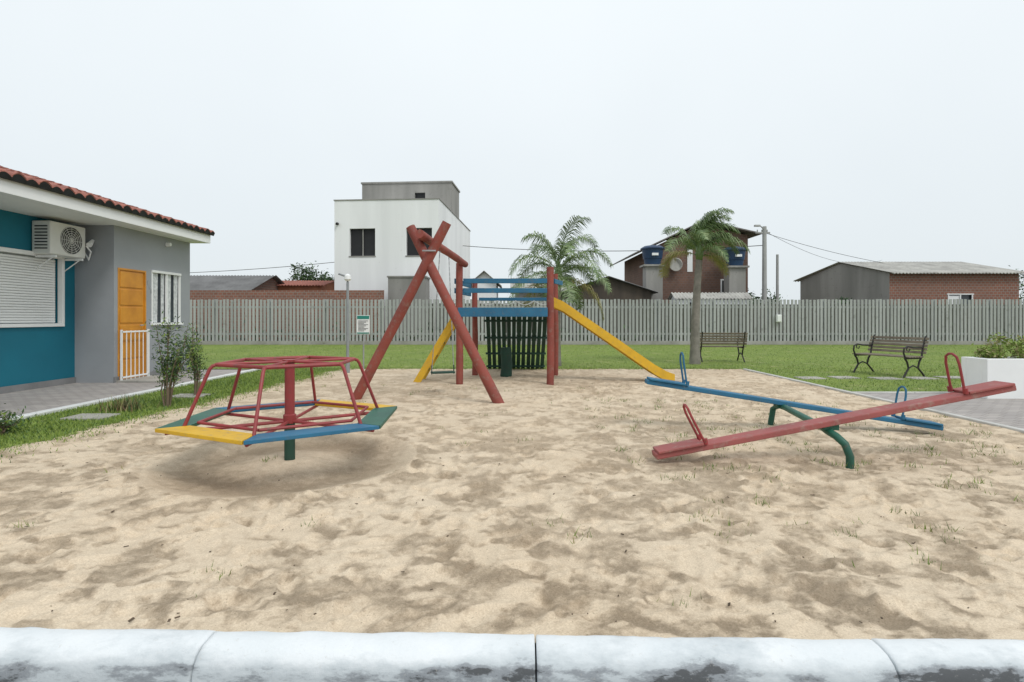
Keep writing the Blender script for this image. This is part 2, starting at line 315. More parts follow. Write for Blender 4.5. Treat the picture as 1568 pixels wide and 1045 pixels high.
# ---------------------------------------------------------------- merry-go-round
g=group('merry_go_round',(-1.95,4.87,0),math.radians(4))
mb=MB(); mb.tube([(0,0,-.1),(0,0,.33)],.045,16); smooth_by_angle(mb.make('base_post',dgreen_p,g))
mb=MB(); mb.tube([(0,0,.33),(0,0,.40),(0,0,.41),(0,0,.87)],[.055,.055,.042,.042],16); mb.tube([(0,0,.865),(0,0,.885)],.06,16); smooth_by_angle(mb.make('hub_post',red_metal,g))
Rv=1.0; zs_=.375
def hx(r,k,z): a=math.radians(-90+60*k); return Vector((r*math.cos(a),r*math.sin(a),z))
cols=[blue_p,green_p,yel_p,blue_p,green_p,yel_p]
for k in range(6):
    a0,a1=hx(Rv,k,0),hx(Rv,k+1,0); b0,b1=hx(Rv*.76,k,0),hx(Rv*.76,k+1,0); sh=.006
    d=(a1-a0).normalized()*sh; P4=[a0+d,a1-d,b1-d,b0+d]; mb=MB()
    for z in (zs_-.015,zs_+.015): mb.v+=[(p.x,p.y,z) for p in P4]
    mb.f+=[(3,2,1,0),(4,5,6,7),(0,1,5,4),(1,2,6,5),(2,3,7,6),(3,0,4,7)]; mb.m+=[0]*6
    mb.make('seat_board_%d'%(k+1),cols[k],g,bevel=.004)
mb=MB()
for k in range(6):
    mb.tube([hx(.04,k,zs_-.03),hx(.93,k,zs_-.03)],.015,8)
    mb.tube([hx(.70,k,zs_+.03),hx(.70,k+1,zs_+.03)],.013,8)
    mb.tube([hx(.03,k,.868),hx(.58,k,.868)],.012,8)
    mb.tube([hx(.57,k,.865),hx(.57,k+1,.865)],.0165,8)
    mb.tube([hx(.50,k,.868),hx(.57,k,.866),hx(.60,k,.855),hx(.62,k,.83),hx(.80,k,.38)],.0145,8)
smooth_by_angle(mb.make('pipe_frame',red_metal,g))
# ---------------------------------------------------------------- seesaws
g=group('seesaw',(2.85,5.5,0))
def W(x,y,z): return (x-2.85,y-5.5,z)
mb=MB(); mb.tube([W(2.86,4.70,-.1),W(2.85,4.68,.08),W(2.82,4.70,.18),W(2.78,4.76,.235),W(2.76,4.86,.262),W(2.80,5.0,.265),W(3.0,6.1,.265),W(3.03,6.3,.255),W(3.02,6.42,.2),W(2.97,6.42,-.1)],.032,12)
smooth_by_angle(mb.make('pivot_frame',green_p,g))
def seesaw_board(nm,A,B,matb,handles,seatmat):
    A=Vector(A);B=Vector(B);t=(B-A).normalized(); side=Vector((0,0,1)).cross(t).normalized(); up=t.cross(side)
    mb=MB(); mb.beam(A,B,.17,.05); mb.make(nm+'_plank',matb,g,bevel=.008)
    mb=MB()
    L=(B-A).length
    for d in (.22,L-.22): mb.beam(A+t*(d-.2)+up*.037,A+t*(d+.2)+up*.037,.21,.022)
    mb.make(nm+'_seats',seatmat,g,bevel=.006)
    mb=MB()
    for d,ln in ((.44,-.22),(L-.44,-.22)):
        c=A+t*d+up*.03; lean=t*(ln if d<1 else .0)*.35
        pts=[c-side*.075,c-side*.075+up*.26+lean,c-side*.06+up*.325+lean*1.15,c-side*.02+up*.35+lean*1.2,c+side*.02+up*.35+lean*1.2,c+side*.06+up*.325+lean*1.15,c+side*.075+up*.26+lean,c+side*.075]
        mb.tube(pts,.011,8); mb.tube([c-side*.085,c-side*.085+up*.05],.02,8); mb.tube([c+side*.085,c+side*.085+up*.05],.02,8)
    smooth_by_angle(mb.make(nm+'_handles',handles,g))
seesaw_board('red',W(1.25,4.88,.045),W(4.36,4.88,.645),red_board,red_metal,red_board)
seesaw_board('blue',W(1.52,6.3,.53),W(4.70,6.12,.045),blue_p,blue_p,blue_p)
mb=MB()
for c in (W(2.78,4.88,.30),W(3.02,6.22,.275)): mb.box(c,(.14,.1,.06))
mb.make('pivot_brackets',green_p,g,bevel=.006)
# ---------------------------------------------------------------- play tower + swing
g=group('play_tower_with_slide',(0,11.2,0))
def T(x,y,z): return (x,y-11.2,z)
mb=MB()
def log(mb,a,b,r):
    a=Vector(a);b=Vector(b); ph=rng.uniform(0,6); s1=a.cross(b).normalized() if a.cross(b).length>0 else Vector((1,0,0))
    mb.tube([a+(b-a)*t+s1*.008*math.sin(ph+t*7) for t in np.linspace(0,1,12)],[r*(1.05-.08*i/11+.03*math.sin(i*1.7+ph)) for i in range(12)],14)
log(mb,T(-.98,10.35,-.2),T(-.98,10.35,2.27),.065); log(mb,T(.72,10.4,-.2),T(.72,10.4,2.2),.068)
log(mb,T(-.8,12,-.2),T(-.8,12,2.1),.06); log(mb,T(.94,12,-.2),T(.94,12,2.2),.06)
smooth_by_angle(mb.make('posts',red_wood,g))
mb=MB()
for z,hh in ((1.94,.09),(1.76,.09)): mb.span(-.91,.66,10.36-11.2,10.40-11.2,z-hh/2,z+hh/2)
mb.span(-1.0,.66,10.27-11.2,10.31-11.2,1.27,1.44)
for z in (1.94,1.76): mb.beam(T(-1.07,10.42,z),T(-.89,11.95,z),.03,.10); mb.beam(T(.80,10.45,z),T(1.0,11.1,z),.03,.09) if z>1.9 else None
mb.beam(T(-1.05,10.42,1.35),T(-.88,11.95,1.35),.03,.15)
mb.span(-.72,.86,12.07-11.2,12.10-11.2,1.62,1.69)
mb.make('rails',blue_p,g,bevel=.006)
mb=MB()
for k in range(4):
    x0=-.72+k*.4; mb.tube([T(x0+.4*t,12.06,1.62-.09*math.sin(math.pi*t)) for t in np.linspace(0,1,9)],.011,6)
mb.make('rope_guard',M('white_rope',(.6,.6,.57),(.5,.5,.47),8,.9),g)
mb=MB()
for i in range(13): y=10.42+i*.125; o=(y-10.4)*.12; mb.span(-.93+o,.68+o,y-11.2,y+.11-11.2,1.40,1.435)
mb.make('deck',dgreen_p,g,bevel=.004)
mb=MB()
for i in range(12):
    x=-.58+i*.115; mb.beam(T(x+.05,12.1,1.38),T(x+.05+rng.uniform(-.01,.01),13.55,.0),.085,.03)
for t in (.12,.4,.68,.92): y=12.1+1.45*t; z=1.38*(1-t)-.03; mb.beam(T(-.62,y,z),T(.8,y,z),.05,.05)
mb.make('climbing_ramp',dgreen_p,g,bevel=.004)
mb=MB(); log(mb,T(-.12,11.8,-.1),T(-.12,11.8,.62),.12); smooth_by_angle(mb.make('stump_step',dgreen_p,g))
mb=MB()
prof=[(.80,1.56),(1.0,1.47),(2.0,.78),(2.75,.26),(2.98,.13),(3.14,.07)]
for y in (10.72,11.18):
    for i in range(len(prof)-1):
        (x0,z0),(x1,z1)=prof[i],prof[i+1]
        a=.10; o=len(mb.v)
        for yy_ in (y-.02,y+.02): mb.v+=[(x0,yy_-11.2,z0-a),(x1,yy_-11.2,z1-a*(1 if i<4 else .6)),(x1,yy_-11.2,z1+a*.9),(x0,yy_-11.2,z0+a*.9)]
        mb.f+=[(o,o+1,o+2,o+3),(o+7,o+6,o+5,o+4),(o,o+4,o+5,o+1),(o+3,o+2,o+6,o+7),(o+1,o+5,o+6,o+2),(o,o+3,o+7,o+4)]; mb.m+=[0]*6
mb.make('slide_sides',yel_p,g)
mb=MB()
for i in range(len(prof)-1):
    (x0,z0),(x1,z1)=prof[i],prof[i+1]; mb.poly([(x0,10.74-11.2,z0-.03),(x1,10.74-11.2,z1-.03),(x1,11.16-11.2,z1-.03),(x0,11.16-11.2,z0-.03)])
mb.make('slide_bed',M('slide_steel',(.5,.45,.3),(.6,.4,.1),3,.35),g)
mb=MB()
for y in (10.75,11.3): mb.beam(T(-1.86,y,-.03),T(-1.08,y,1.30),.045,.13)
mb.make('ladder_stringers',yel_p,g,bevel=.006)
mb=MB()
for t in (.18,.38,.58,.78): mb.beam(T(-1.86+.78*t,10.78,1.33*t-.02),T(-1.86+.78*t,11.27,1.33*t-.02),.1,.03)
mb.make('ladder_steps',green_p,g,bevel=.004)
g=group('swing_set',(-1.2,8.3,0))
def T2(x,y,z): return (x+1.2,y-8.3,z)
mb=MB(); log(mb,T2(-2.50,8.52,-.2),T2(-.96,8.22,2.66),.074); log(mb,T2(-.10,8.08,-.18),T2(-1.53,8.36,2.62),.074)
log(mb,T2(-1.34,8.05,2.47),T2(-.88,10.5,2.26),.062)
smooth_by_angle(mb.make('log_frame',red_wood,g))
mb=MB()
for t in (.86,.885): mb.tube([T2(-1.22-.1,8.17,2.15+t*.1),T2(-1.22+.1,8.17,2.15+t*.1)],.012,6)
mb.make('bolts',metalg,g)
mb=MB(); hz=.34
s0,s1=T2(-1.33,9.2,hz),T2(-.98,9.35,hz)
def chain(mb,a,b):
    a=Vector(a);b=Vector(b); n=int((b-a).length/.045)
    for i in range(n):
        p=a+(b-a)*(i/n); q=a+(b-a)*((i+1.25)/n); mb.tube([p,q],.006 if i%2 else .0085,5)
chain(mb,T2(-1.16,8.95,2.36),s0); chain(mb,T2(-1.08,9.5,2.30),s1)
mb.make('chains',metalg,g)
mb=MB(); mb.beam(s0,s1,.17,.03); mb.tube([Vector(s0)+Vector((0,0,-.03)),Vector(s0)+Vector((0.0,0,.12))],.012,6);mb.tube([Vector(s1)+Vector((0,0,-.03)),Vector(s1)+Vector((0.0,0,.12))],.012,6)
mb.make('swing_seat',dgreen_p,g,bevel=.006)
# ---------------------------------------------------------------- signs, lamp, benches
g=group('garden_lamp_post',(-3.7,12.5,0))
mb=MB(); mb.tube([(0,0,-.1),(0,0,.25),(0,0,.26),(0,0,2.05)],[.05,.05,.034,.03],12); mb.tube([(0,0,2.0),(.0,0,2.1),(-.03,0,2.18),(-.2,-.02,2.24)],.022,8); smooth_by_angle(mb.make('pole',M('painted_grey_pole',(.3,.32,.33),(.22,.24,.25)),g))
mb=MB(); mb.tube([(-.0,0,2.08),(-.0,0,2.12),(-.0,0,2.2),(0,0,2.24)],[.05,.08,.07,.02],12); smooth_by_angle(mb.make('lamp_head',white_paint,g))
g=group('notice_sign',(-3.57,13.35,0))
mb=MB(); mb.tube([(0,0,-.1),(0,0,1.3)],.018,8); mb.make('post',metalg,g)
mb=MB(); mb.span(-.155,.155,-.035,-.02,.86,1.31); mb.make('board',white_paint,g,bevel=.004)
mb=MB(); mb.span(-.145,.145,-.040,-.036,1.22,1.30); mb.span(-.145,.145,-.040,-.036,.87,.90); mb.make('header',M('sign_green',(.02,.25,.2),(.02,.2,.16),3,.5),g)
mb=MB()
for i in range(9): mb.span(-.12,.12-.05*(i%3),-.040,-.036,1.17-i*.03,1.182-i*.03)
mb.make('text_lines',M('sign_ink',(.12,.12,.12),(.08,.08,.08),3,.6),g)
def bench(loc,rz,name):
    g=group(name,loc,rz); mb=MB()
    for i in range(6): mb.span(-.66,.66,-.22+i*.078,-.22+i*.078+.055,.42,.445)
    for i in range(5):
        z=.52+i*.072; y=.25+.28*(z-.45); R=Matrix.Rotation(-.27,3,'X'); mb.box((0,y,z),(1.32,.022,.052),0,R)
    mb.make('slats',benchw,g,bevel=.004); mb=MB()
    for x in (-.58,.58):
        mb.tube([(x,-.27,0),(x,-.22,.08),(x,-.13,.2),(x,-.17,.33),(x,-.24,.41)],.02,8)
        mb.tube([(x,.34,0),(x,.27,.08),(x,.14,.2),(x,.18,.33),(x,.24,.41),(x,.29,.62),(x,.37,.86)],.02,8)
        mb.tube([(x,-.24,.405),(x,.24,.405)],.02,8); mb.tube([(x,-.13,.2),(x,0,.25),(x,.14,.2)],.016,8)
        mb.tube([(x,-.22,.41),(x,-.27,.52),(x,-.25,.62),(x,-.16,.655),(x,.0,.63),(x,.29,.62)],.018,8)
        mb.tube([(x,-.16,.655),(x,-.19,.58),(x,-.12,.55),(x,-.09,.6)],.012,6)
    smooth_by_angle(mb.make('iron_ends',black_iron,g)); return g
bench((5.95,15.9,0),math.radians(176),'park_bench')
bench((8.2,12.15,0),math.radians(-72),'park_bench')
# ---------------------------------------------------------------- palms & shrubs
def palm(name,loc,trunk,top,tr,nf,L,el,droop,lean,wind,seed):
    g=group(name,loc); mb=MB(); k=36; pts=[];rs=[]
    for i in range(k+1):
        t=i/k; pts.append((lean[0]*t*t,lean[1]*t*t,-.1+(trunk+.1)*t)); rs.append(tr*(1.1-.4*t+.3*math.exp(-t*8))*(1+.05*(i%2)))
    mb.tube(pts,rs,14); mb.make('trunk',trunkm,g,smooth=True)
    base=Vector((lean[0],lean[1],trunk)); mb=MB(); mb.tube([base-Vector((0,0,.05)),base+Vector((0,0,.15)),base+Vector((0,0,.35)),base+Vector((0,0,top))],[tr*.72,tr*.95,tr*.6,tr*.15],12); mb.make('crownshaft',palmm,g,smooth=True)
    mb=MB(); r=random.Random(seed)
    for f in range(nf):
        az=2*math.pi*(f*.382+r.uniform(-.05,.05)); e=math.radians(el[0]+(el[1]-el[0])*(f/(nf-1))+r.uniform(-8,8)); Lf=L*r.uniform(.78,1.12)
        p=base+Vector((0,0,.05+.3*f/nf)); n=22; pts=[p.copy()]; d=Vector((math.cos(az)*math.cos(e),math.sin(az)*math.cos(e),math.sin(e)))
        ds=[]; dr=droop*r.uniform(.8,1.2)
        for i in range(n):
            d=(d+Vector((wind*.03,0,-dr*(.25+1.5*i/n)))).normalized(); ds.append(d.copy()); p=p+d*Lf/n; pts.append(p.copy())
        mb.tube(pts,[.014*(1-.8*i/n) for i in range(n+1)],5,0)
        for i in range(3,n):
            for sub in (0,.33,.66):
                t=(i+sub)/n; q=pts[i]+(pts[i+1]-pts[i])*sub; dd=ds[min(i,n-1)]; sd=dd.cross(Vector((0,0,1))).normalized()
                if sd.length<.1: sd=Vector((1,0,0))
                ll=.48*L/1.4*(math.sin(math.pi*min(1,t*.86+.08)))**.7*r.uniform(.75,1.1)
                for s_ in (-1,1):
                    mi=1 if f<2 else (2 if r.random()<.4 else 0)
                    v1=(sd*s_*.85+dd*.6+Vector((0,0,r.uniform(-.15,.45)))).normalized(); v2=(v1+Vector((wind*.15,0,-.9-r.uniform(0,.7)))).normalized()
                    wv=dd*.0095; m1=q+v1*ll*.45; m2=m1+v2*ll*.55
                    o=len(mb.v); mb.v+=[tuple(q-wv),tuple(q+wv),tuple(m1+wv*1.1),tuple(m1-wv*1.1),tuple(m2)]
                    mb.f+=[(o,o+1,o+2,o+3),(o+3,o+2,o+4)]; mb.m+=[mi,mi]
    mb.make('fronds',[palmm,palmd,palml],g)
palm('palm_tree',(1.15,14.4,0),2.25,.6,.105,19,1.62,(-5,72),.12,(.05,0),.1,11)
palm('palm_tree',(4.94,15.0,0),2.85,.8,.115,18,1.4,(25,88),.115,(.12,0),1.2,22)
def leafcloud(mb,c,rad,n,size,r,mis=(0,1)):
    ncl=max(5,n//60); cl=[]
    for i in range(ncl):
        v=Vector((r.gauss(0,1),r.gauss(0,1),r.gauss(0,1))).normalized()*r.random()**.4; cl.append((Vector((v.x*rad[0],v.y*rad[1],v.z*rad[2])),r.uniform(.18,.4)))
    for i in range(n):
        cc,s=r.choice(cl); m=min(rad)*s*1.6
        p=Vector(c)+cc+Vector((r.gauss(0,.5)*m,r.gauss(0,.5)*m,r.gauss(0,.5)*m))
        a=Vector((r.uniform(-1,1),r.uniform(-1,1),r.uniform(-.6,1))).normalized(); b_=a.cross(Vector((r.uniform(-1,1),r.uniform(-1,1),r.uniform(-1,1)))).normalized(); z=size*r.uniform(.6,1.3)
        mb.poly([p-a*z,p-b_*z*.45,p+a*z,p+b_*z*.45],r.choice(mis))
def shrub(name,loc,h,w,ns,nl,seed,leaf=.03):
    r=random.Random(seed); g=group(name,loc); mb=MB(); ml=MB()
    for i in range(ns):
        az=r.uniform(0,6.28); ln=r.uniform(.1,1)*w; hh=h*r.uniform(.6,1); pts=[Vector((math.cos(az)*.03,math.sin(az)*.03,-.02))]
        for t in (.3,.6,1): pts.append(Vector((math.cos(az)*ln*t**1.3+r.gauss(0,.02),math.sin(az)*ln*t**1.3+r.gauss(0,.02),hh*t)))
        mb.tube(pts,[.012,.009,.006,.002],6)
        for j in range(nl):
            t=r.uniform(.3,1)**.7; k=min(2,int(t*3)); q=pts[k]+(pts[k+1]-pts[k])*(t*3-k)+Vector((r.gauss(0,.055),r.gauss(0,.055),r.gauss(0,.05)))
            a=Vector((r.uniform(-1,1),r.uniform(-1,1),r.uniform(-.2,1))).normalized(); b_=a.cross(Vector((r.gauss(0,1),r.gauss(0,1),r.gauss(0,1)))).normalized(); z=leaf*r.uniform(.6,1.2)
            ml.poly([q,q+a*z-b_*z*.3,q+a*2*z,q+a*z+b_*z*.3],r.choice((0,0,1,2)))
    mb.make('stems',stemm,g); ml.make('leaves',[leafm,leafd,grassm],g); return g
shrub('shrub',(-4.82,7.75,0),1.25,.34,13,150,3,.028); shrub('shrub',(-5.0,8.8,0),1.12,.18,8,120,5)
shrub('small_shrub',(-5.45,5.9,0),.22,.22,16,30,8); shrub('small_shrub',(-5.75,5.7,0),.2,.2,12,30,9)
P=np.stack([rng.normal(-5.2,.12,260),rng.normal(7.45,.1,260),np.zeros(260)],-1)
blades('spiky_plant',P,.1,.24,.014,[M('bronze_leaf',(.16,.08,.04),(.1,.09,.04),4,.6),gm3,leafm])
# ---------------------------------------------------------------- fence
mb=MB(); x=-32.0
while x<36:
    hgt=2.1+rng.uniform(-.02,.02); mb.box((x+rng.uniform(-.008,.008),25.9+rng.uniform(-.01,.01),.15+hgt/2-.07),(.105,.035,hgt-.14),0); x+=.172
for z in (.5,1.75): mb.span(-32,36,25.925,25.97,z-.05,z+.05)
x=-32
while x<36: mb.span(x-.07,x+.07,25.975,26.1,-.1,2.12); x+=2.59
mb.span(-32,36,25.85,25.98,-.14,.17,1)
mb.make('picket_fence',[fencem,fbase])
mb=MB(); mb.span(12.28,12.5,25.72,25.85,1.05,1.4); mb.span(12.3,12.48,25.70,25.72,1.08,1.37); mb.make('meter_box',white_paint,bevel=.01)
g=group('white_planter',(7.28,8.5,0))
mb=MB(); mb.span(-.0,4,0,.1,-.1,.62); mb.span(0,.1,.1,.4,-.1,.62); mb.span(.1,4,.4,.5,-.1,.62); mb.span(0.,.1,.4,.5,-.1,.62); mb.span(.1,4,.1,.4,.3,.54,1); mb.make('walls',[white_paint,groundm],g,bevel=.008)
mb=MB(); r=random.Random(4)
for k in range(7): leafcloud(mb,(.4+k*.55,.25,.76),(.33,.2,.22),1100,.028,r,(0,0,1))
mb.make('planting',[grassm,gm3],g)
# ---------------------------------------------------------------- teal/grey house
g=group('teal_and_grey_house',(-8,9,0))
def H(x,y,z): return (x+8,y-9,z)
mb=MB()
wall(mb,H(-8.35,3,-.1),(0,1,0),(1,0,0),7.6,3.14,[(4.9,7.25,1.24,2.44)],.1,0,1,0)
mb.poly([H(-8.35,3,-.1),H(-14,3,-.1),H(-14,3,3.04),H(-8.35,3,3.04)],0)
mb.make('teal_wall',[teal,white_paint],g)
mb=MB(); wall(mb,H(-7.6,10.6,-.1),(0,1,0),(1,0,0),2.5,3.14,[(.10,.92,.12,2.32),(1.10,2.12,1.22,2.36)],.1,0,1,0)
mb.poly([H(-7.6,10.6,-.1),H(-8.6,10.6,-.1),H(-8.6,10.6,3.04),H(-7.6,10.6,3.04)],0)
mb.poly([H(-7.6,13.1,-.1),H(-14,13.1,-.1),H(-14,13.1,3.04),H(-7.6,13.1,3.04)],0)
mb.make('grey_wall',[greywall,dark],g)
mb=MB(); mb.beam(H(-8.33,3,.06),H(-8.33,10.58,.06),.03,.12); mb.beam(H(-7.585,10.58,.06),H(-7.585,10.7,.06),.03,.12); mb.beam(H(-7.585,11.52,.06),H(-7.585,13.1,.06),.03,.12); mb.make('plinth',M('plinth_grey',(.24,.24,.24),(.18,.18,.18)),g)
mb=MB(); z=1.16
while z<2.3: mb.beam(H(-8.4,7.95,z+.022),H(-8.4,10.2,z+.022),.02,.04); z+=.046
mb.make('roller_shutter',white_paint,g,bevel=.006)
mb=MB(); mb.beam(H(-8.34,7.86,1.12),H(-8.34,10.30,1.12),.09,.06); mb.beam(H(-8.34,7.86,2.37),H(-8.34,10.30,2.37),.09,.07)
for y in (7.88,10.27): mb.span(*(lambda a:(a-.045,a+.045))(-.34),y-9-.03,y-9+.03,1.15,2.335)
mb.make('shutter_frame',white_paint,g,bevel=.005)
mb=MB(); mb.span(-.055+.4-.0,.4-.02,10.72-9,11.5-9,.02,2.2); 
mb.make('door_leaf',doorw,g)
mb=MB()
for k in range(6): z0=.1+k*.35; mb.span(.38,.395,10.78-9,11.44-9,z0,z0+.31)
mb.make('door_panels',doorw,g,bevel=.008)
mb=MB(); mb.span(.33,.41,10.70-9,10.735-9,.02,2.22); mb.span(.33,.41,11.485-9,11.52-9,.02,2.22); mb.span(.33,.41,10.735-9,11.485-9,2.185,2.22); mb.make('door_frame',doorw,g)
mb=MB(); mb.tube([H(-7.58,11.36,1.1),H(-7.54,11.36,1.1),H(-7.54,11.26,1.1)],.012,8); mb.make('door_handle',metalg,g)
mb=MB(); 
for z in (.1,.98): mb.beam(H(-7.5,10.66,z),H(-7.5,11.45,z),.03,.03)
for k in range(7): y=10.68+k*.122; mb.beam(H(-7.5,y,.02),H(-7.5,y,1.0),.014,.014)
for y in (10.66,11.45): mb.beam(H(-7.5,y,.0),H(-7.5,y,1.02),.03,.03)
mb.make('small_gate',white_paint,g)
mb=MB(); mb.span(.3,1.2,10.62-9,11.6-9,.005,.05); mb.make('door_step',slab,g,bevel=.01)
mb=MB(); F0=11.70;F1=12.72
mb.beam(H(-7.59,F0-.03,1.12),H(-7.59,F1+.03,1.12),.09,.05); mb.beam(H(-7.60,F0,2.235),H(-7.60,F1,2.235),.05,.05)
for y,w in ((F0+.02,.04),(F0+.52,.045),(F1-.02,.04)): mb.beam(H(-7.61,y,1.145),H(-7.61,y,2.21),w,.035) 
mb.make('window_frame',white_paint,g)
mb=MB(); mb.poly([H(-7.64,F0,1.12),H(-7.64,F1,1.12),H(-7.64,F1,2.26),H(-7.64,F0,2.26)]); mb.make('window_glass',glass,g)
mb=MB()
for a,b_ in ((F0+.05,F0+.24),(F0+.36,F0+.46),(F0+.56,F0+.70),(F0+.82,F0+.95)):
    mb.poly([H(-7.632,a,1.15),H(-7.632,b_,1.15),H(-7.632,b_+.02,2.21),H(-7.632,a,2.21)])
mb.make('curtains',curtain,g)
mb=MB(); mb.span(.80,.83,3-9,13.2-9,3.02,3.215); mb.span(-6,.80,13.17-9,13.2-9,3.02,3.215); mb.span(-.42+.0,.80,3-9,13.17-9,3.02,3.045); mb.make('fascia_and_soffit',white_paint,g)
sl=math.tan(math.radians(17)); mb=MB(); rows=12; XE=-7.09
ysr=[2.9+i*.0225 for i in range(int(10.35/.0225)+1)]
for rr in range(rows):
    x0=XE-rr*.36; x1=x0-.40; o=len(mb.v)
    for y in ysr:
        ph=(y/.225)%1; bz=.055*abs(math.sin(math.pi*ph)) + .0
        jz=.010*math.sin(int(y/.225)*3.1+rr*1.9)
        for x,lift in ((x0+jz,.035),(x1,.0)): mb.v.append(H(x,y,3.235+(XE-x)*sl+bz+lift+jz))
        mb.v.append(H(x0,y,3.235+(XE-x0)*sl+bz+.015+jz))
    for i in range(len(ysr)-1):
        a=o+i*3; mb.f.append((a,a+3,a+4,a+1)); mb.m.append(0); mb.f.append((a+2,a+5,a+3,a)); mb.m.append(0)
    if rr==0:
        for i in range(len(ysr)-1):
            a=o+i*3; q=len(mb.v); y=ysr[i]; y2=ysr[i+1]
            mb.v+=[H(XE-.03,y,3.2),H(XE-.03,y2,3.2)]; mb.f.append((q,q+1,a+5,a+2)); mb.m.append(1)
mb.poly([H(-11.34,2.9,3.2+4.3*sl),H(-11.34,13.25,3.2+4.3*sl),H(-15.7,13.25,3.2),H(-15.7,2.9,3.2)],0)
mb.poly([H(-7.14,13.18,3.21),H(-11.34,13.18,3.2+4.2*sl),H(-15.7,13.18,3.2)],2)
mb.make('tile_roof',[tilem,dark,greywall],g)
mb=MB(); mb.span(-.33,.0,9.62-9,10.42-9,2.36,2.94); mb.make('ac_casing',plastic_w,g,bevel=.02)
mb=MB(); cy=10.08-9; cz=2.65
for r_ in (.05,.09,.13,.17,.21,.245):
    mb.tube([(.008,cy+r_*math.cos(a),cz+r_*math.sin(a)) for a in np.linspace(0,2*math.pi,29)],.005,5,cap=False)
for k in range(12): a=k*math.pi/6; mb.tube([(.008,cy,cz),(.008,cy+.245*math.cos(a),cz+.245*math.sin(a))],.004,5)
mb.make('ac_grille',plastic_w,g)
mb=MB(); mb.tube([(.001,cy,cz),(.003,cy,cz)],.25,32); mb.make('ac_fan_opening',dark,g)
mb=MB()
for k in range(8): mb.span(-.27,-.05,9.612-9,9.619-9,2.45+k*.055,2.47+k*.055)
mb.make('ac_side_vents',dark,g)
mb=MB()
for y in (9.72,10.32): mb.beam(H(-8.34,y,2.33),H(-7.98,y,2.33),.03,.04); mb.tube([H(-8.34,y,2.1),H(-8.05,y,2.31)],.01,6)
mb.tube([H(-8.0,10.43,2.6),H(-7.98,10.52,2.5),H(-8.05,10.56,2.35),H(-8.2,10.56,2.6)],.015,6)
mb.make('ac_brackets',white_paint,g)
mb=MB(); mb.tube([H(-8.0,10.59,2.72),H(-7.96,10.45,2.62)],[.03,.05],10); mb.tube([H(-7.59,12.2,2.86),H(-7.5,12.2,2.86)],[.05,.04],10); mb.make('wall_lamps',white_paint,g)
mb=MB()
for k in range(3): mb.span(.40,.41,11.57+k*.05-9,11.59+k*.05-9,1.95-k*.09,2.03-k*.09)
mb.make('house_number',metalg,g)
# ---------------------------------------------------------------- background buildings
g=group('white_two_storey_house',(-3.95,30,0),-math.radians(4.24))
mb=MB(); wall(mb,(-5.8,0,-.14),(1,0,0),(0,-1,0),5.8,7.81,[(.85,2.28,4.77,6.27),(4.0,5.42,4.77,6.27)],.2,0,1,0)
wall(mb,(0,0,-.14),(0,1,0),(1,0,0),11.3,7.81,[(7.5,8.9,2,3.4)],.2,0,1,0)
mb.poly([(-5.8,0,-.14),(-5.8,11.3,-.14),(-5.8,11.3,7.67),(-5.8,0,7.67)]); mb.poly([(-5.8,11.3,-.14),(0,11.3,-.14),(0,11.3,7.67),(-5.8,11.3,7.67)]); mb.poly([(-5.8,.0,7.66),(0,0,7.66),(0,11.3,7.66),(-5.8,11.3,7.66)])
mb.make('walls',[white_pl,dark],g)
mb=MB(); mb.span(-5.84,.04,-.04,.12,7.67,7.72); mb.span(-.12,.04,.12,11.3,7.67,7.72); mb.make('parapet_cap',conc,g)
mb=MB(); wall(mb,(-5.6,3.85,7.67),(1,0,0),(0,-1,0),5.58,1.83,[(3.3,3.95,.85,1.25)],.15,0,1,0)
mb.poly([(-.02,3.85,7.67),(-.02,6.6,7.67),(-.02,6.6,9.5),(-.02,3.85,9.5)]); mb.poly([(-5.6,3.85,7.67),(-5.6,6.6,7.67),(-5.6,6.6,9.5),(-5.6,3.85,9.5)]); mb.poly([(-5.6,6.6,7.67),(-.02,6.6,7.67),(-.02,6.6,9.5),(-5.6,6.6,9.5)])
mb.span(-5.66,.04,3.79,6.66,9.5,9.6); mb.make('water_tank_room',[conc,dark],g)
mb=MB()
for x0 in (-4.95,-1.8):
    mb.span(x0-.04,x0+1.47,-.03,.02,4.57,4.63); mb.span(x0+.69,x0+.74,.1,.14,4.63,6.13)
mb.make('window_sills',conc,g)
mb=MB(); mb.tube([(-5.6,-.02,6.4),(-5.6,-.15,6.4),(-5.6,-.2,6.35)],.07,8); mb.make('wall_camera',black_iron,g)  # tiny camera on the front wall, not a lamp
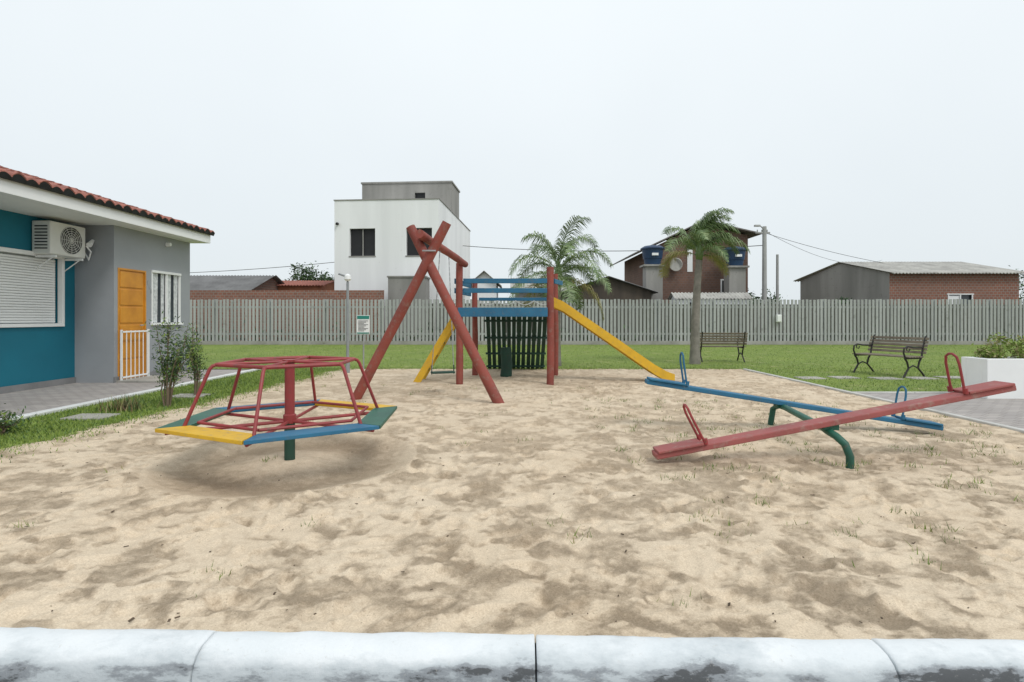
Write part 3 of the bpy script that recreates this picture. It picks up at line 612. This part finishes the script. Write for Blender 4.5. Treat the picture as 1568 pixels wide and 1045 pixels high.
def simple_house(name,x0,x1,y0,y1,zt,m,roofm,rise,axis='x',ops=[],ov=.3):
    g=group(name,((x0+x1)/2,y0,0)); w=(x1-x0)/2; d=y1-y0; mb=MB()
    wall(mb,(-w,0,-.14),(1,0,0),(0,-1,0),2*w,zt+.14,ops,.12,0,1,0)
    mb.poly([(-w,0,-.14),(-w,d,-.14),(-w,d,zt),(-w,0,zt)]); mb.poly([(w,0,-.14),(w,d,-.14),(w,d,zt),(w,0,zt)]); mb.poly([(-w,d,-.14),(w,d,-.14),(w,d,zt),(-w,d,zt)])
    if axis=='x':
        mb.poly([(-w,0,zt),(-w,d,zt),(-w,d/2,zt+rise)]); mb.poly([(w,0,zt),(w,d,zt),(w,d/2,zt+rise)])
    else: mb.poly([(-w,0,zt),(w,0,zt),(0,0,zt+rise)]); mb.poly([(-w,d,zt),(w,d,zt),(0,d,zt+rise)])
    mb.make('walls',[m,dark],g); mb=MB()
    def sheet(a,b,c,d_,n):
        a,b,c,d_=map(Vector,(a,b,c,d_)); o=len(mb.v); nn=max(8,int((b-a).length/.045))
        for i in range(nn+1):
            t=i/nn; z=.028*math.sin(i*math.pi/2)
            p=a+(b-a)*t; q=d_+(c-d_)*t; mb.v+=[(p.x,p.y,p.z+z+.04),(q.x,q.y,q.z+z+.04),(p.x,p.y,p.z+z)]
        for i in range(nn): k=o+3*i; mb.f+=[(k,k+3,k+4,k+1),(k+2,k+5,k+3,k)]; mb.m+=[0,0]
    if axis=='x':
        s=rise/(d/2); sheet((-w-ov,-ov,zt-s*ov),(w+ov,-ov,zt-s*ov),(w+ov,d/2,zt+rise),(-w-ov,d/2,zt+rise),0); sheet((-w-ov,d+ov,zt-s*ov),(w+ov,d+ov,zt-s*ov),(w+ov,d/2,zt+rise),(-w-ov,d/2,zt+rise),0)
    else:
        s=rise/w; sheet((-w-ov,-ov,zt-s*ov),(-w-ov,d+ov,zt-s*ov),(0,d+ov,zt+rise),(0,-ov,zt+rise),0); sheet((w+ov,-ov,zt-s*ov),(w+ov,d+ov,zt-s*ov),(0,d+ov,zt+rise),(0,-ov,zt+rise),0)
    mb.make('roof',roofm,g); return g
simple_house('grey_roof_house',-19.5,-13.9,29,35,2.65,brickd,fibred,1.0)
simple_house('orange_brick_house',-15.8,-11.3,33,37,3.2,M('orange_render',(.42,.17,.09),(.3,.12,.07),1.5,.9,streak=True),tilem,.35,'x',[(2.9,3.5,2.4,3.0)])
simple_house('small_white_house',-2.3,-.9,32,36,3.3,white_pl,fibre,.6,'y')
simple_house('dark_timber_shed',2.8,7.4,29.5,33,2.65,M('dark_timber',(.06,.05,.04),(.1,.08,.06),2,.9,streak=True),fibred,.75,'y',[(.8,1.6,.2,2.2)])
simple_house('low_pale_house',.2,3.6,34,38,3.0,conc,fibre,.8)
simple_house('low_white_annex',8.6,12.4,29.0,30.0,2.3,white_pl,fibre,.25,'x',[(.6,1.3,1.3,2.2)],.15)
mb=MB(); mb.span(-17.5,-6.4,27.6,27.8,-.14,2.62); mb.make('boundary_wall',brickm)
mb=MB(); mb.span(-6.3,-4.4,28.2,29.6,-.14,3.3); mb.span(-6.35,-4.35,28.15,29.65,3.3,3.38); mb.make('concrete_outbuilding',conc)
mb=MB(); mb.span(-4.2,8,28.0,28.15,-.14,1.98); mb.span(8.02,36,28.0,28.15,-.14,1.93); mb.make('rear_boundary_wall',M('dark_rear_wall',(.13,.125,.11),(.08,.085,.06),1.2,.95,streak=True))  # wall colour darkened so the gaps between fence pickets read dark
g=group('gabled_brick_house',(7.9,32,0)); mb=MB(); d=7
P=[(0,0,-.14),(5.7,0,-.14),(5.7,0,6.0),(3.0,0,6.65),(0,0,5.2)]
mb.poly(P); mb.poly([(x,d,z) for x,y,z in P]); mb.poly([(0,0,-.14),(0,d,-.14),(0,d,5.2),(0,0,5.2)]); mb.poly([(5.7,0,-.14),(5.7,d,-.14),(5.7,d,6),(5.7,0,6)]); mb.make('walls',brick_mat('brown_brick',(.22,.115,.08),(.15,.085,.065),(.18,.14,.12),grime=.7),g)
mb=MB()
for (a,b_) in (((-1.0,4.85),(3.0,6.74)),((3.0,6.74),(6.3,6.0))):
    o=len(mb.v)
    for y in (-.5,d+.3): mb.v+=[(a[0],y,a[1]),(b_[0],y,b_[1]),(b_[0],y,b_[1]+.07),(a[0],y,a[1]+.07)]
    mb.f+=[(o,o+1,o+2,o+3),(o+7,o+6,o+5,o+4),(o,o+4,o+5,o+1),(o+3,o+2,o+6,o+7),(o+1,o+5,o+6,o+2),(o,o+3,o+7,o+4)]; mb.m+=[0]*6
mb.make('roof',M('dark_roof_edge',(.2,.18,.17),(.13,.12,.11),3,.9),g)
mb=MB(); mb.span(2.2,2.5,-.03,.0,3.9,5.6); mb.span(4.2,5.0,-.03,0,2.7,3.4,1); mb.span(4.12,5.08,-.02,0,2.62,3.48); mb.make('window_trim',[white_pl,dark],g)
mb=MB(); mb.tube([(1.45,-.35,4.3),(1.45,-.33,4.3),(1.48,-.28,4.32)],[.38,.34,.12],20); mb.tube([(1.45,-.3,4.3),(1.55,0,4.2)],.03,6); mb.make('satellite_dish',fibre,g)
def water_tower(x,y,zb,zt):
    g=group('water_tank_tower',(x,y,0)); mb=MB(); mb.span(-.45,.45,-.4,.4,-.14,zb-.1); mb.span(-.6,.6,-.55,.55,zb-.1,zb); mb.make('concrete_pillar',conc,g)
    mb=MB(); h=zt-zb; mb.tube([(0,0,zb),(0,0,zb+.3*h),(0,0,zb+.31*h),(0,0,zb+.78*h)],[.42,.48,.51,.58],24); mb.tube([(0,0,zb+.78*h),(0,0,zb+.84*h),(0,0,zb+.95*h),(0,0,zt)],[.66,.66,.46,.12],24); smooth_by_angle(mb.make('tank',tank,g))
    mb=MB(); mb.span(-.17,.17,-.60,-.53,zb+.44*h,zb+.56*h); mb.make('label',white_pl,g)
water_tower(7.75,30.6,4.15,5.25); water_tower(12.35,30.8,4.1,5.2)
g=group('long_brick_house',(20.4,30,0)); mb=MB()
wall(mb,(0,0,-.14),(1,0,0),(0,-1,0),7.0,3.84,[(3.15,4.5,1.8+.14,2.5+.14)],.1,0,1,0)
mb.make('brick_wall',[brickm,glass],g)
mb=MB(); mb.poly([(0,0,-.14),(-1.7,6,-.14),(-1.7,6,3.7),(-.85,3,4.5),(0,0,3.7)]); mb.poly([(7,0,-.14),(5.3,6,-.14),(5.3,6,3.7),(6.15,3,4.5),(7,0,3.7)]); mb.make('gable_wall',conc,g)
mb=MB()
def sheet2(a,b,c,d_):
    a,b,c,d_=map(Vector,(a,b,c,d_)); o=len(mb.v); nn=160
    for i in range(nn+1):
        t=i/nn; z=.028*math.sin(i*math.pi/2); p=a+(b-a)*t; q=d_+(c-d_)*t; mb.v+=[(p.x,p.y,p.z+z+.05),(q.x,q.y,q.z+z+.05),(p.x,p.y,p.z+z)]
    for i in range(nn): k=o+3*i; mb.f+=[(k,k+3,k+4,k+1),(k+2,k+5,k+3,k)]; mb.m+=[0,0]
sheet2((-.1,-.35,3.62),(7.3,-.35,3.62),(6.4,3,4.52),(-1.0,3,4.52)); sheet2((-2,6.3,3.62),(5.4,6.3,3.62),(6.4,3,4.52),(-1.0,3,4.52)); mb.make('roof',fibre,g)
mb=MB()
for x in (3.15,3.8,4.45): mb.span(x,x+.06,-.02,.03,1.8,2.5)
mb.span(3.1,4.55,-.03,.02,1.74,1.8); mb.span(3.1,4.55,-.03,.02,2.5,2.56); mb.span(3.22,3.79,.02,.05,1.85,2.45);mb.make('window_frame',white_paint,g)
def pole(name,x,y,h,r,arm=False):
    g=group(name,(x,y,0)); mb=MB(); mb.tube([(0,0,-.2),(0,0,h)],[r*1.3,r],10); 
    if arm: mb.beam((-.5,0,h-.35),(.3,0,h-.35),.08,.08); mb.tube([(0,0,h-.2),(-.3,-.2,h-.02),(-.6,-.5,h-.02)],.03,6); mb.box((-.65,-.55,h-.05),(.3,.16,.09))
    for k in (-.4,-.15,.15): 
        if arm: mb.tube([(k,0,h-.31),(k,0,h-.18)],.03,6)
    mb.make('pole',M('pole_concrete',(.42,.42,.41),(.33,.33,.32),2),g)
pole('utility_pole',14.1,31,6.35,.11,True); pole('utility_pole',15.3,32,4.9,.07); pole('utility_pole',13.6,33,6.2,.04)
mb=MB()
def wire(a,b,s,r=.012):
    a=Vector(a);b=Vector(b); mb.tube([a+(b-a)*t-Vector((0,0,s*4*t*(1-t))) for t in np.linspace(0,1,20)],r,4)
wire((-26,42,4.6),(-4.0,40,6.35),.3,.02); wire((-3.6,38,6.2),(14.1,31,5.3),.35,.02); wire((14.1,31,6.1),(40,60,7.5),1.0); wire((14.1,31,6.0),(24,33,4.2),.2)
mb.make('power_lines',black_iron)
g=group('distant_trees'); mb=MB(); r=random.Random(2)
for (x,y,z,a,h,n) in ((-14.2,38,3.9,1.2,.9,1600),(-12.6,38,3.4,.9,.8,900),(16.2,40,2.7,1.8,.8,1300),(18.5,42,2.5,1.8,.8,1300),(14.5,39,3.0,.9,1.0,800),(33.5,37,2.9,2.0,1.2,1500),(-40,60,2.5,7,2,2500),(45,60,3,7,2,2500),(17.5,29.2,1.9,.6,.5,400),(-14,44,3.3,2.5,1,1400)):
    leafcloud(mb,(x,y,z),(a,a,h),n,.10,r); mb.tube([(x,y,-.1),(x,y,z)],.12,6,1)
mb.make('tree_crowns',[leafd,leafm],g)
mb=MB()
for i in range(2600):
    x=r.uniform(-18,30); y=r.uniform(26.4,27.6); z=abs(r.gauss(0,.35)); a=Vector((r.uniform(-1,1),r.uniform(-1,1),1)).normalized(); b_=a.cross(Vector((r.gauss(0,1),1,0))).normalized(); s_=r.uniform(.06,.14); p=Vector((x,y,z))
    mb.poly([p-a*s_,p-b_*s_*.5,p+a*s_,p+b_*s_*.5],r.choice((0,1)))
mb.make('weeds_behind_fence',[leafd,leafm])
# ---------------------------------------------------------------- world, sun, camera
w=bpy.data.worlds.new('World'); S.world=w; w.use_nodes=True; nt=w.node_tree; bg=nt.nodes['Background']
sky=nt.nodes.new('ShaderNodeTexSky'); sky.sky_type='NISHITA'; sky.sun_disc=False; sky.sun_elevation=math.radians(50); sky.sun_rotation=math.radians(140); sky.dust_density=3
tc=nt.nodes.new('ShaderNodeTexCoord'); sp=nt.nodes.new('ShaderNodeSeparateXYZ'); nt.links.new(tc.outputs['Generated'],sp.inputs[0])
cl=nt.nodes.new('ShaderNodeTexNoise'); cl.inputs['Scale'].default_value=1.6; cl.inputs['Detail'].default_value=4; nt.links.new(tc.outputs['Generated'],cl.inputs['Vector'])
rp=ramp(nt,sp.outputs[2],0.0,(8.2,8.8,9.1),.5,(9.7,10.3,10.6)); 
rc=ramp(nt,cl.outputs['Fac'],.3,(.955,.96,.965),.7,(1.02,1.02,1.02)); over=mix(nt,1.0,rp.outputs[0],rc.outputs[0],'MULTIPLY')
nt.links.new(mix(nt,.92,sky.outputs[0],over),bg.inputs['Color']); bg.inputs['Strength'].default_value=.1
sd=bpy.data.lights.new('sun','SUN'); sd.energy=1.3; sd.angle=math.radians(16); sd.color=(1,.975,.94); so=bpy.data.objects.new('sun',sd); S.collection.objects.link(so)
so.rotation_euler=(math.radians(40),0,math.radians(40))
cam=bpy.data.cameras.new('camera'); co=bpy.data.objects.new('camera',cam); S.collection.objects.link(co); S.camera=co
co.location=(0,0,1.25); co.rotation_euler=(math.radians(90),0,0); cam.sensor_width=36; cam.lens=850/1568*36; cam.shift_y=-35.5/1568; cam.clip_end=2000; cam.clip_start=.05
S.view_settings.view_transform='Standard'; S.view_settings.look='None'; S.view_settings.exposure=0
